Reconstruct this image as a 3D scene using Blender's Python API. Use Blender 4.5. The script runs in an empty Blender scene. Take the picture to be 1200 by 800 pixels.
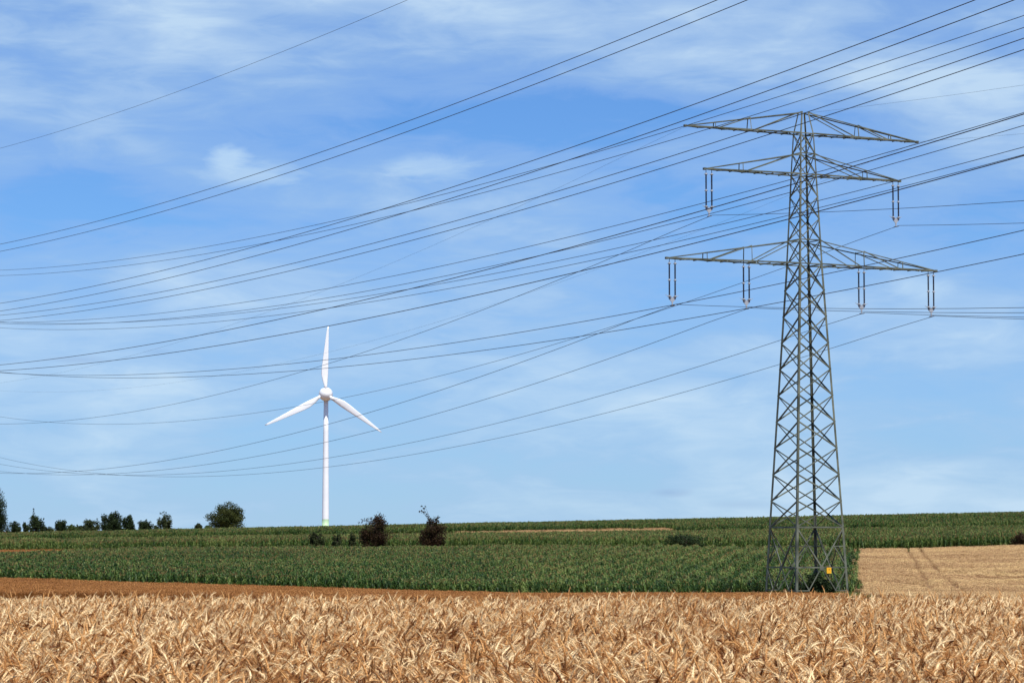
import bpy, math, random
import numpy as np
from mathutils import Vector

# ------------------------------------------------------------------ camera, sky, sun, exposure
S = bpy.context.scene
C = S.collection
CAM_Z = 1.75
F, HOR = 3333.0, 640.0                      # focal length and horizon row of the 1200 px wide photo
PITCH = math.atan((HOR - 400.0) / F)
cam_d = bpy.data.cameras.new('camera')
cam_d.sensor_width = 36.0
cam_d.lens = 100.0
cam_d.clip_start = 0.5
cam_d.clip_end = 20000.0
cam = bpy.data.objects.new('camera', cam_d)
C.objects.link(cam)
cam.location = (0, 0, CAM_Z)
cam.rotation_euler = (math.pi / 2 + PITCH, 0, 0)
S.camera = cam

SUN_EL = math.radians(62)
SUN_AZ = math.atan2(0.40, -0.917)            # towards the sun: right of and behind the camera
sun_dir = Vector((math.sin(SUN_AZ) * math.cos(SUN_EL), math.cos(SUN_AZ) * math.cos(SUN_EL), math.sin(SUN_EL)))
sl = bpy.data.lights.new('sun', 'SUN')
sl.energy = 5.0
sl.angle = math.radians(0.5)
sl.color = (1.0, 0.955, 0.88)
sun = bpy.data.objects.new('sun', sl)
C.objects.link(sun)
sun.rotation_euler = (-sun_dir).to_track_quat('-Z', 'Y').to_euler()

S.view_settings.view_transform = 'Standard'
S.view_settings.look = 'None'
S.view_settings.exposure = 0.28
S.view_settings.gamma = 1.0
S.view_settings.use_curve_mapping = False

world = bpy.data.worlds.new('World')
S.world = world
world.use_nodes = True
wt = world.node_tree
wn, wl = wt.nodes, wt.links
wn.clear()


def N(tree, typ, **kw):
    n = tree.nodes.new(typ)
    for k, v in kw.items():
        if k.startswith('i_'):
            n.inputs[k[2:].replace('_', ' ')].default_value = v
        else:
            setattr(n, k, v)
    return n


def ramp(tree, stops, interp='LINEAR'):
    n = tree.nodes.new('ShaderNodeValToRGB')
    n.color_ramp.interpolation = interp
    els = n.color_ramp.elements
    while len(els) < len(stops):
        els.new(0.5)
    for e, (p, c) in zip(els, stops):
        e.position = p
        e.color = tuple(c) + (1.0,) if len(c) == 3 else tuple(c)
    return n


def math_n(tree, op, a, b=None, clamp=False):
    n = tree.nodes.new('ShaderNodeMath')
    n.operation = op
    n.use_clamp = clamp
    for i, v in enumerate((a, b)):
        if v is None:
            continue
        if isinstance(v, (int, float)):
            n.inputs[i].default_value = v
        else:
            tree.links.new(v, n.inputs[i])
    return n.outputs[0]


def build_sky():
    out = N(wt, 'ShaderNodeOutputWorld')
    sky = N(wt, 'ShaderNodeTexSky', sky_type='NISHITA', sun_disc=False)
    sky.sun_elevation = SUN_EL
    sky.sun_rotation = SUN_AZ
    sky.altitude = 300.0
    sky.air_density = 1.0
    sky.dust_density = 0.1
    sky.ozone_density = 4.0
    tint = N(wt, 'ShaderNodeMix', data_type='RGBA', blend_type='MULTIPLY')
    tint.inputs['Factor'].default_value = 1.0
    wl.new(sky.outputs[0], tint.inputs['A'])
    tint.inputs['B'].default_value = (0.47, 0.73, 1.09, 1)
    tc = N(wt, 'ShaderNodeTexCoord')
    sep = N(wt, 'ShaderNodeSeparateXYZ')
    wl.new(tc.outputs['Generated'], sep.inputs[0])
    el = sep.outputs['Z']

    def noise(scale, loc, sc, detail, rough, dist=0.0, rot=(0, 0, 0)):
        mp = N(wt, 'ShaderNodeMapping')
        mp.inputs['Scale'].default_value = sc
        mp.inputs['Location'].default_value = loc
        mp.inputs['Rotation'].default_value = rot
        wl.new(tc.outputs['Generated'], mp.inputs[0])
        nz = N(wt, 'ShaderNodeTexNoise')
        nz.inputs['Scale'].default_value = scale
        nz.inputs['Detail'].default_value = detail
        nz.inputs['Roughness'].default_value = rough
        nz.inputs['Distortion'].default_value = dist
        wl.new(mp.outputs[0], nz.inputs['Vector'])
        return nz.outputs['Fac']

    big = noise(7.0, (3.3, 1.7, 0.42), (1, 1, 3.2), 3.0, 0.5, 0.4, (0, -0.05, 0))
    streak = noise(11.0, (8.1, 2.2, 5.0), (1, 1, 4.6), 5.0, 0.52, 0.4, (0, -0.03, 0))
    fine = noise(34.0, (1.0, 5.5, 2.0), (1, 1, 3.8), 8.0, 0.6, 0.6)
    mix1 = math_n(wt, 'ADD', math_n(wt, 'MULTIPLY', big, 0.48), math_n(wt, 'MULTIPLY', streak, 0.30))
    cov = math_n(wt, 'ADD', mix1, math_n(wt, 'MULTIPLY', fine, 0.22))
    # clear-sky gaps lie lower than the top band of cloud
    elr = ramp(wt, [(0.0, (0.60,) * 3), (0.028, (0.59,) * 3), (0.07, (0.585,) * 3), (0.115, (0.545,) * 3),
                    (0.15, (0.50,) * 3), (0.19, (0.57,) * 3), (0.35, (0.50,) * 3)])
    wl.new(el, elr.inputs[0])
    cov = math_n(wt, 'ADD', cov, math_n(wt, 'SUBTRACT', elr.outputs[0], 0.5))
    # broad brighter banks and clear gaps of this sky, each a direction with a soft ragged extent
    for (px, py, wx, wy, amp) in ((70, 238, 190, 46, -0.17), (470, 152, 240, 36, -0.16), (705, 130, 130, 30, -0.12), (1135, 290, 150, 46, -0.13),
                                  (900, 260, 90, 40, -0.05), (60, 50, 240, 44, 0.08), (1035, 88, 170, 36, 0.15), (770, 78, 130, 32, 0.09),
                                  (320, 66, 190, 26, 0.07), (560, 215, 170, 26, 0.05)):
        a, b = (px - 600) / F, -(py - 400) / F
        d = Vector((a, math.cos(PITCH) - b * math.sin(PITCH), math.sin(PITCH) + b * math.cos(PITCH))).normalized()
        sub = N(wt, 'ShaderNodeVectorMath', operation='SUBTRACT')
        wl.new(tc.outputs['Generated'], sub.inputs[0])
        sub.inputs[1].default_value = d
        scl = N(wt, 'ShaderNodeVectorMath', operation='MULTIPLY')
        wl.new(sub.outputs[0], scl.inputs[0])
        scl.inputs[1].default_value = (F / wx, F / wx * 0.3, F / wy)
        ln = N(wt, 'ShaderNodeVectorMath', operation='LENGTH')
        wl.new(scl.outputs[0], ln.inputs[0])
        g = math_n(wt, 'SUBTRACT', 1.3, ln.outputs['Value'])
        g = math_n(wt, 'ADD', g, math_n(wt, 'MULTIPLY', math_n(wt, 'SUBTRACT', streak, 0.5), 2.4))
        g = math_n(wt, 'MULTIPLY', g, 0.68, True)
        cov = math_n(wt, 'ADD', cov, math_n(wt, 'MULTIPLY', g, amp))
    veil = ramp(wt, [(0.40, (0.0,) * 3), (0.50, (0.5,) * 3), (0.60, (0.80,) * 3), (0.72, (1,) * 3)], 'EASE')
    wl.new(cov, veil.inputs[0])
    ccol = ramp(wt, [(0.45, (0.255, 0.405, 0.705)), (0.56, (0.305, 0.46, 0.695)), (0.70, (0.465, 0.61, 0.76))])
    wl.new(cov, ccol.inputs[0])

    # a few small cumulus puffs, each a direction in the sky with ragged edges
    puff_fac = None
    for (px, py, wx, wy, amp) in ((268, 188, 26, 17, 0.62), (300, 205, 60, 16, 0.42), (500, 196, 46, 15, 0.40), (1078, 338, 34, 15, 0.40),
                                  (1060, 300, 30, 9, 0.0)):
        a, b = (px - 600) / F, -(py - 400) / F
        d = Vector((a, math.cos(PITCH) - b * math.sin(PITCH), math.sin(PITCH) + b * math.cos(PITCH))).normalized()
        if amp == 0.0:
            continue
        sub = N(wt, 'ShaderNodeVectorMath', operation='SUBTRACT')
        wl.new(tc.outputs['Generated'], sub.inputs[0])
        sub.inputs[1].default_value = d
        scl = N(wt, 'ShaderNodeVectorMath', operation='MULTIPLY')
        wl.new(sub.outputs[0], scl.inputs[0])
        scl.inputs[1].default_value = (F / wx, F / wx * 0.3, F / wy)
        ln = N(wt, 'ShaderNodeVectorMath', operation='LENGTH')
        wl.new(scl.outputs[0], ln.inputs[0])
        g = math_n(wt, 'SUBTRACT', 1.25, ln.outputs['Value'])
        g = math_n(wt, 'ADD', g, math_n(wt, 'MULTIPLY', math_n(wt, 'SUBTRACT', fine, 0.5), 2.2))
        g = math_n(wt, 'MULTIPLY', g, 1.1, True)
        g = math_n(wt, 'MULTIPLY', g, amp)
        puff_fac = g if puff_fac is None else math_n(wt, 'MAXIMUM', puff_fac, g)

    bg_sky = N(wt, 'ShaderNodeBackground')
    bg_sky.inputs['Strength'].default_value = 0.094
    wl.new(tint.outputs['Result'], bg_sky.inputs['Color'])
    bg_c = N(wt, 'ShaderNodeBackground')
    bg_c.inputs['Strength'].default_value = 1.0
    wl.new(ccol.outputs[0], bg_c.inputs['Color'])
    bg_p = N(wt, 'ShaderNodeBackground')
    bg_p.inputs['Color'].default_value = (0.47, 0.63, 0.78, 1)
    m1 = N(wt, 'ShaderNodeMixShader')
    wl.new(math_n(wt, 'MULTIPLY', veil.outputs[0], 0.88), m1.inputs[0])
    wl.new(bg_sky.outputs[0], m1.inputs[1])
    wl.new(bg_c.outputs[0], m1.inputs[2])
    # small grey wisps
    wisp = None
    for (px, py, wx, wy, amp) in ((784, 577, 24, 6, 0.34), (866, 591, 44, 6, 0.2), (92, 421, 44, 5, 0.26), (185, 412, 22, 6, 0.2)):
        a, b = (px - 600) / F, -(py - 400) / F
        d = Vector((a, math.cos(PITCH) - b * math.sin(PITCH), math.sin(PITCH) + b * math.cos(PITCH))).normalized()
        sub = N(wt, 'ShaderNodeVectorMath', operation='SUBTRACT')
        wl.new(tc.outputs['Generated'], sub.inputs[0])
        sub.inputs[1].default_value = d
        scl = N(wt, 'ShaderNodeVectorMath', operation='MULTIPLY')
        wl.new(sub.outputs[0], scl.inputs[0])
        scl.inputs[1].default_value = (F / wx, F / wx * 0.3, F / wy)
        ln = N(wt, 'ShaderNodeVectorMath', operation='LENGTH')
        wl.new(scl.outputs[0], ln.inputs[0])
        g = math_n(wt, 'SUBTRACT', 1.0, ln.outputs['Value'])
        g = math_n(wt, 'ADD', g, math_n(wt, 'MULTIPLY', math_n(wt, 'SUBTRACT', fine, 0.5), 3.0))
        g = math_n(wt, 'MULTIPLY', math_n(wt, 'MULTIPLY', g, 1.0, True), amp)
        wisp = g if wisp is None else math_n(wt, 'MAXIMUM', wisp, g)
    bg_w = N(wt, 'ShaderNodeBackground')
    bg_w.inputs['Color'].default_value = (0.20, 0.30, 0.52, 1)
    m3 = N(wt, 'ShaderNodeMixShader')
    wl.new(wisp, m3.inputs[0])
    wl.new(m1.outputs[0], m3.inputs[1])
    wl.new(bg_w.outputs[0], m3.inputs[2])
    m2 = N(wt, 'ShaderNodeMixShader')
    wl.new(puff_fac, m2.inputs[0])
    wl.new(m3.outputs[0], m2.inputs[1])
    wl.new(bg_p.outputs[0], m2.inputs[2])
    wl.new(m2.outputs[0], out.inputs[0])


build_sky()

# ------------------------------------------------------------------ helpers
rng = np.random.default_rng(7)
random.seed(7)


def ray(px, py):
    a, b = (px - 600.0) / F, -(py - 400.0) / F
    return np.array([a, math.cos(PITCH) - b * math.sin(PITCH), math.sin(PITCH) + b * math.cos(PITCH)])


def at(px, py, Y):
    """World point seen at photo pixel (px, py) at depth Y."""
    r = ray(px, py)
    p = r * (Y / r[1])
    return Vector((p[0], Y, p[2] + CAM_Z))


def tag(o, label=None, cat=None, group=None, kind=None):
    for k, v in (('label', label), ('category', cat), ('group', group), ('kind', kind)):
        if v:
            o[k] = v
    return o


def empty(name, loc, rz=0.0):
    o = bpy.data.objects.new(name, None)
    C.objects.link(o)
    o.location = loc
    o.rotation_euler = (0, 0, rz)
    return o


class Geo:
    """Collects polygons with a material slot number and a tone."""

    def __init__(s):
        s.v, s.f, s.m, s.t = [], [], [], []

    def poly(s, pts, mat=0, tone=0.5):
        n = len(s.v)
        s.v.extend([tuple(p) for p in pts])
        s.f.append(tuple(range(n, n + len(pts))))
        s.m.append(mat)
        s.t.append(tone)

    def add(s, verts, faces, mat=0, tone=0.5):
        n = len(s.v)
        s.v.extend([tuple(p) for p in verts])
        for f in faces:
            s.f.append(tuple(i + n for i in f))
            s.m.append(mat)
            s.t.append(tone)

    def ribbon(s, pts, widths, side, mat=0, tone=0.5):
        n = len(s.v)
        for p, w in zip(pts, widths):
            s.v.append(tuple(np.asarray(p) - np.asarray(side) * w / 2))
            s.v.append(tuple(np.asarray(p) + np.asarray(side) * w / 2))
        for i in range(len(pts) - 1):
            a = n + 2 * i
            s.f.append((a, a + 1, a + 3, a + 2))
            s.m.append(mat)
            s.t.append(tone)

    def tube(s, pts, radii, sides=6, mat=0, tone=0.5, cap=True):
        pts = [np.asarray(p, float) for p in pts]
        n0 = len(s.v)
        for i, p in enumerate(pts):
            d = pts[min(i + 1, len(pts) - 1)] - pts[max(i - 1, 0)]
            d = d / (np.linalg.norm(d) + 1e-12)
            ref = np.array([0, 0, 1.0]) if abs(d[2]) < 0.9 else np.array([1.0, 0, 0])
            a = np.cross(d, ref)
            a /= np.linalg.norm(a)
            b = np.cross(d, a)
            for k in range(sides):
                t = 2 * math.pi * k / sides
                s.v.append(tuple(p + radii[i] * (a * math.cos(t) + b * math.sin(t))))
        for i in range(len(pts) - 1):
            for k in range(sides):
                k2 = (k + 1) % sides
                s.f.append((n0 + i * sides + k, n0 + i * sides + k2, n0 + (i + 1) * sides + k2, n0 + (i + 1) * sides + k))
                s.m.append(mat)
                s.t.append(tone)
        if cap:
            s.f.append(tuple(n0 + k for k in range(sides)))
            s.f.append(tuple(n0 + (len(pts) - 1) * sides + k for k in reversed(range(sides))))
            s.m += [mat, mat]
            s.t += [tone, tone]

    def angle(s, p, q, a, b, w, t=None, mat=0):
        """Steel angle bar from p to q, its two flanges along a and b."""
        p, q = Vector(p), Vector(q)
        d = (q - p).normalized()
        a = Vector(a)
        a = (a - d * a.dot(d)).normalized()
        b = Vector(b)
        b = b - d * b.dot(d)
        b = (b - a * b.dot(a)).normalized()
        t = t or w * 0.18
        prof = [(0, 0), (w, 0), (w, t), (t, t), (t, w), (0, w)]
        vs = [p + a * x + b * y for x, y in prof] + [q + a * x + b * y for x, y in prof]
        fs = [(i, (i + 1) % 6, (i + 1) % 6 + 6, i + 6) for i in range(6)]
        fs += [(0, 3, 2, 1), (0, 5, 4, 3), (6, 7, 8, 9), (6, 9, 10, 11)]
        s.add(vs, fs, mat)

    def box(s, c, sx, sy, sz, mat=0):
        c = Vector(c)
        vs = [c + Vector((x * sx / 2, y * sy / 2, z * sz / 2)) for x in (-1, 1) for y in (-1, 1) for z in (-1, 1)]
        s.add(vs, [(0, 1, 3, 2), (4, 6, 7, 5), (0, 4, 5, 1), (2, 3, 7, 6), (0, 2, 6, 4), (1, 5, 7, 3)], mat)

    def lathe(s, prof, sides=16, axis='z', mat=0, org=(0, 0, 0)):
        n0 = len(s.v)
        for r, h in prof:
            for k in range(sides):
                t = 2 * math.pi * k / sides
                x, y = r * math.cos(t), r * math.sin(t)
                p = (x, y, h) if axis == 'z' else (x, h, y)
                s.v.append(tuple(np.asarray(p) + np.asarray(org)))
        for i in range(len(prof) - 1):
            for k in range(sides):
                k2 = (k + 1) % sides
                a, b, c, d = n0 + i * sides + k, n0 + i * sides + k2, n0 + (i + 1) * sides + k2, n0 + (i + 1) * sides + k
                s.f.append((a, b, c, d) if axis == 'z' else (d, c, b, a))
                s.m.append(mat)
                s.t.append(0.5)

    def mesh(s, name, mats, smooth=False, tone=False):
        me = bpy.data.meshes.new(name)
        me.from_pydata(s.v, [], s.f)
        for m in mats:
            me.materials.append(m)
        if len(mats) > 1:
            me.polygons.foreach_set('material_index', np.array(s.m, dtype=np.int32))
        if tone:
            at_ = me.attributes.new('tone', 'FLOAT', 'FACE')
            at_.data.foreach_set('value', np.array(s.t, dtype=np.float32))
        if smooth:
            me.polygons.foreach_set('use_smooth', np.ones(len(s.f), dtype=bool))
        me.update()
        return me

    def build(s, name, mats, parent=None, smooth=False, tone=False):
        if not isinstance(mats, (list, tuple)):
            mats = [mats]
        o = bpy.data.objects.new(name, s.mesh(name, mats, smooth, tone))
        C.objects.link(o)
        if parent is not None:
            o.parent = parent
        return o


def child_copy(o, parent):
    c = o.copy()
    C.objects.link(c)
    c.parent = parent
    for ch in [k for k in list(o.children)]:
        child_copy(ch, c)
    return c


# ------------------------------------------------------------------ materials
def principled(name, col, rough=0.6, metal=0.0, spec=0.5):
    m = bpy.data.materials.new(name)
    m.use_nodes = True
    b = m.node_tree.nodes['Principled BSDF']
    b.inputs['Base Color'].default_value = tuple(col) + (1,)
    b.inputs['Roughness'].default_value = rough
    b.inputs['Metallic'].default_value = metal
    b.inputs['Specular IOR Level'].default_value = spec
    return m


def noisy(name, c1, c2, scale, rough=0.6, metal=0.0, detail=4.0, spec=0.5):
    m = principled(name, c1, rough, metal, spec)
    t = m.node_tree
    tc = N(t, 'ShaderNodeTexCoord')
    nz = N(t, 'ShaderNodeTexNoise')
    nz.inputs['Scale'].default_value = scale
    nz.inputs['Detail'].default_value = detail
    t.links.new(tc.outputs['Object'], nz.inputs['Vector'])
    r = ramp(t, [(0.35, c1), (0.65, c2)])
    t.links.new(nz.outputs['Fac'], r.inputs[0])
    t.links.new(r.outputs[0], t.nodes['Principled BSDF'].inputs['Base Color'])
    return m


def leafy(name, stops, trans=0.25, rough=0.6, source='instancer', spec=0.12, jitter=0.35):
    """Plant matter: tone of the plant picks the colour; part of the light passes through."""
    m = bpy.data.materials.new(name)
    m.use_nodes = True
    t = m.node_tree
    pb = t.nodes['Principled BSDF']
    pb.inputs['Roughness'].default_value = rough
    pb.inputs['Specular IOR Level'].default_value = spec
    if source == 'instancer':
        a1 = N(t, 'ShaderNodeAttribute', attribute_type='INSTANCER', attribute_name='tone')
        a2 = N(t, 'ShaderNodeAttribute', attribute_type='GEOMETRY', attribute_name='ptone')
        f = math_n(t, 'ADD', a1.outputs['Fac'], math_n(t, 'MULTIPLY', math_n(t, 'SUBTRACT', a2.outputs['Fac'], 0.5), jitter))
    else:
        a1 = N(t, 'ShaderNodeAttribute', attribute_type='GEOMETRY', attribute_name='tone')
        f = a1.outputs['Fac']
    r = ramp(t, stops)
    t.links.new(f, r.inputs[0])
    t.links.new(r.outputs[0], pb.inputs['Base Color'])
    tr = N(t, 'ShaderNodeBsdfTranslucent')
    t.links.new(r.outputs[0], tr.inputs['Color'])
    mx = N(t, 'ShaderNodeMixShader')
    mx.inputs[0].default_value = trans
    t.links.new(pb.outputs[0], mx.inputs[1])
    t.links.new(tr.outputs[0], mx.inputs[2])
    t.links.new(mx.outputs[0], t.nodes['Material Output'].inputs[0])
    return m


M = dict(
    steel=noisy('galvanised_steel', (0.155, 0.165, 0.122), (0.050, 0.057, 0.040), 0.7, 0.5, 0.0, spec=0.3),
    cable=principled('aluminium_cable', (0.03, 0.03, 0.035), 0.6, 0.0, 0.2),
    porcelain=principled('brown_porcelain', (0.030, 0.018, 0.035), 0.3),
    fitting=principled('fitting_metal', (0.40, 0.42, 0.45), 0.45, 0.3),
    yellow=noisy('sign_yellow', (0.85, 0.44, 0.01), (0.78, 0.38, 0.01), 6.0, 0.5),
    black=principled('sign_black', (0.16, 0.07, 0.01), 0.5),
    white=noisy('turbine_white', (0.82, 0.84, 0.86), (0.77, 0.79, 0.82), 0.2, 0.4),
    green=principled('turbine_base_green', (0.42, 0.60, 0.36), 0.5),
    grey=principled('turbine_grey', (0.25, 0.25, 0.26), 0.5),
    wheat=leafy('ripe_wheat', [(0.0, (0.15, 0.045, 0.010)), (0.3, (0.43, 0.195, 0.060)), (0.65, (0.69, 0.385, 0.145)), (1.0, (0.95, 0.73, 0.41))], 0.06, 0.5, jitter=1.0),
    straw=leafy('wheat_straw', [(0.0, (0.15, 0.050, 0.011)), (0.5, (0.36, 0.155, 0.045)), (1.0, (0.62, 0.36, 0.145))], 0.06, 0.5, jitter=1.0),  # straw colour darkened to deepen the shade among the stalks
    corn=leafy('corn_leaf', [(0.0, (0.010, 0.034, 0.003)), (0.5, (0.050, 0.108, 0.014)), (1.0, (0.205, 0.245, 0.065))], 0.2, 0.5, jitter=1.2, spec=0.25),
    tassel=leafy('corn_tassel', [(0.0, (0.17, 0.105, 0.04)), (1.0, (0.36, 0.215, 0.09))], 0.2, 0.7),
    brown=leafy('russet_grain', [(0.0, (0.17, 0.065, 0.016)), (0.5, (0.29, 0.122, 0.034)), (1.0, (0.46, 0.225, 0.075))], 0.15, 0.6, jitter=0.9),
    tan=leafy('tan_grain', [(0.0, (0.20, 0.10, 0.035)), (0.5, (0.50, 0.31, 0.155)), (1.0, (0.74, 0.54, 0.25))], 0.15, 0.6, jitter=0.9),
    grass=leafy('rough_grass', [(0.0, (0.03, 0.06, 0.012)), (0.5, (0.09, 0.12, 0.03)), (1.0, (0.34, 0.24, 0.09))], 0.15, 0.7, jitter=0.7),
    bark=noisy('bark', (0.035, 0.024, 0.018), (0.06, 0.045, 0.03), 3.0, 0.9),
    leaf_dark=leafy('leaf_dark', [(0.0, (0.010, 0.020, 0.007)), (1.0, (0.036, 0.056, 0.018))], 0.15, 0.6, 'geo'),
    leaf_mid=leafy('leaf_mid', [(0.0, (0.028, 0.05, 0.012)), (1.0, (0.10, 0.13, 0.035))], 0.2, 0.6, 'geo'),
    leaf_round=leafy('leaf_round', [(0.0, (0.018, 0.030, 0.006)), (1.0, (0.075, 0.080, 0.020))], 0.15, 0.6, 'geo'),
    leaf_plum=leafy('leaf_plum', [(0.0, (0.012, 0.007, 0.003)), (0.6, (0.040, 0.020, 0.009)), (1.0, (0.062, 0.060, 0.018))], 0.1, 0.6, 'geo'),
    leaf_olive=leafy('leaf_olive', [(0.0, (0.018, 0.03, 0.01)), (1.0, (0.055, 0.065, 0.022))], 0.15, 0.6, 'geo'),
)

# ------------------------------------------------------------------ terrain
KY = np.array([-300, 0, 45, 110, 200, 290, 485, 612, 650, 760, 1450, 3000, 9000.0])


def terrain(X, Y):
    """Ground height (world) over the fields."""
    X = np.asarray(X, float)
    Y = np.asarray(Y, float)
    Xc = np.clip(X, -170, 170)
    neg, pos = np.maximum(-Xc, 0), np.maximum(Xc, 0)
    neg_c, pos_c = np.minimum(neg, 110), np.minimum(pos, 110)
    z = [np.zeros_like(Xc) - 1.75, np.zeros_like(Xc) - 1.75, np.zeros_like(Xc) - 1.82,
         np.zeros_like(Xc) - 3.0, -4.4 + 0.012 * neg_c, -5.5 + 0.0300 * np.minimum(neg_c, 52) + 0.0006 * np.minimum(pos_c, 60),
         -1.0 - 0.006 * neg - 0.0025 * np.minimum(pos, 62) + 0.026 * np.maximum(pos - 62, 0), 1.3 + 0.0145 * Xc, 3.3 + 0.0205 * Xc, 4.5 + 0.0205 * Xc,
         11.2 + 0.0205 * Xc, 8.0 + 0 * Xc, 2.0 + 0 * Xc]
    Z = np.stack(z)
    i = np.clip(np.searchsorted(KY, Y, side='right') - 1, 0, len(KY) - 2)
    t = np.clip((Y - KY[i]) / (KY[i + 1] - KY[i]), 0, 1)
    idx = np.arange(Xc.size).reshape(Xc.shape)
    Zf = Z.reshape(len(KY), -1)
    z0 = Zf[i.ravel(), idx.ravel()].reshape(Xc.shape)
    z1 = Zf[(i + 1).ravel(), idx.ravel()].reshape(Xc.shape)
    return z0 + (z1 - z0) * t + CAM_Z


def gz(x, y):
    return float(terrain(np.array([x]), np.array([y]))[0])


def build_ground():
    ys = np.concatenate([np.arange(-300, 0, 30), np.arange(0, 60, 3), np.arange(60, 800, 6), np.arange(800, 1600, 40), np.arange(1600, 9001, 400)])
    xs = np.concatenate([np.arange(-4000, -400, 400), np.arange(-400, -180, 40), np.arange(-180, 181, 6), np.arange(220, 401, 40), np.arange(800, 4001, 400)])
    XX, YY = np.meshgrid(xs, ys)
    ZZ = terrain(XX, YY)
    nx = len(xs)
    v = np.stack([XX.ravel(), YY.ravel(), ZZ.ravel()], 1)
    fs = [(j * nx + i, j * nx + i + 1, (j + 1) * nx + i + 1, (j + 1) * nx + i) for j in range(len(ys) - 1) for i in range(nx - 1)]
    me = bpy.data.meshes.new('ground')
    me.from_pydata(v.tolist(), [], fs)
    me.polygons.foreach_set('use_smooth', np.ones(len(fs), dtype=bool))
    m = principled('field_soil', (0.2, 0.13, 0.07), 0.95, 0, 0.1)
    t = m.node_tree
    tc = N(t, 'ShaderNodeTexCoord')
    n1 = N(t, 'ShaderNodeTexNoise')
    n1.inputs['Scale'].default_value = 0.07
    n1.inputs['Detail'].default_value = 8
    n1.inputs['Roughness'].default_value = 0.65
    t.links.new(tc.outputs['Object'], n1.inputs['Vector'])
    n2 = N(t, 'ShaderNodeTexNoise')
    n2.inputs['Scale'].default_value = 9.0
    n2.inputs['Detail'].default_value = 6
    t.links.new(tc.outputs['Object'], n2.inputs['Vector'])
    f = math_n(t, 'ADD', math_n(t, 'MULTIPLY', n1.outputs['Fac'], 0.6), math_n(t, 'MULTIPLY', n2.outputs['Fac'], 0.4))
    r = ramp(t, [(0.35, (0.10, 0.06, 0.03)), (0.5, (0.20, 0.115, 0.055)), (0.65, (0.30, 0.18, 0.09))])
    t.links.new(f, r.inputs[0])
    t.links.new(r.outputs[0], t.nodes['Principled BSDF'].inputs['Base Color'])
    bp = N(t, 'ShaderNodeBump')
    bp.inputs['Strength'].default_value = 0.6
    bp.inputs['Distance'].default_value = 0.06
    t.links.new(n2.outputs['Fac'], bp.inputs['Height'])
    t.links.new(bp.outputs[0], t.nodes['Principled BSDF'].inputs['Normal'])
    me.materials.append(m)
    o = bpy.data.objects.new('ground', me)
    C.objects.link(o)
    tag(o, 'brown soil of gently rising farmland under the crops', 'ground', kind='structure')


build_ground()


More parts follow.
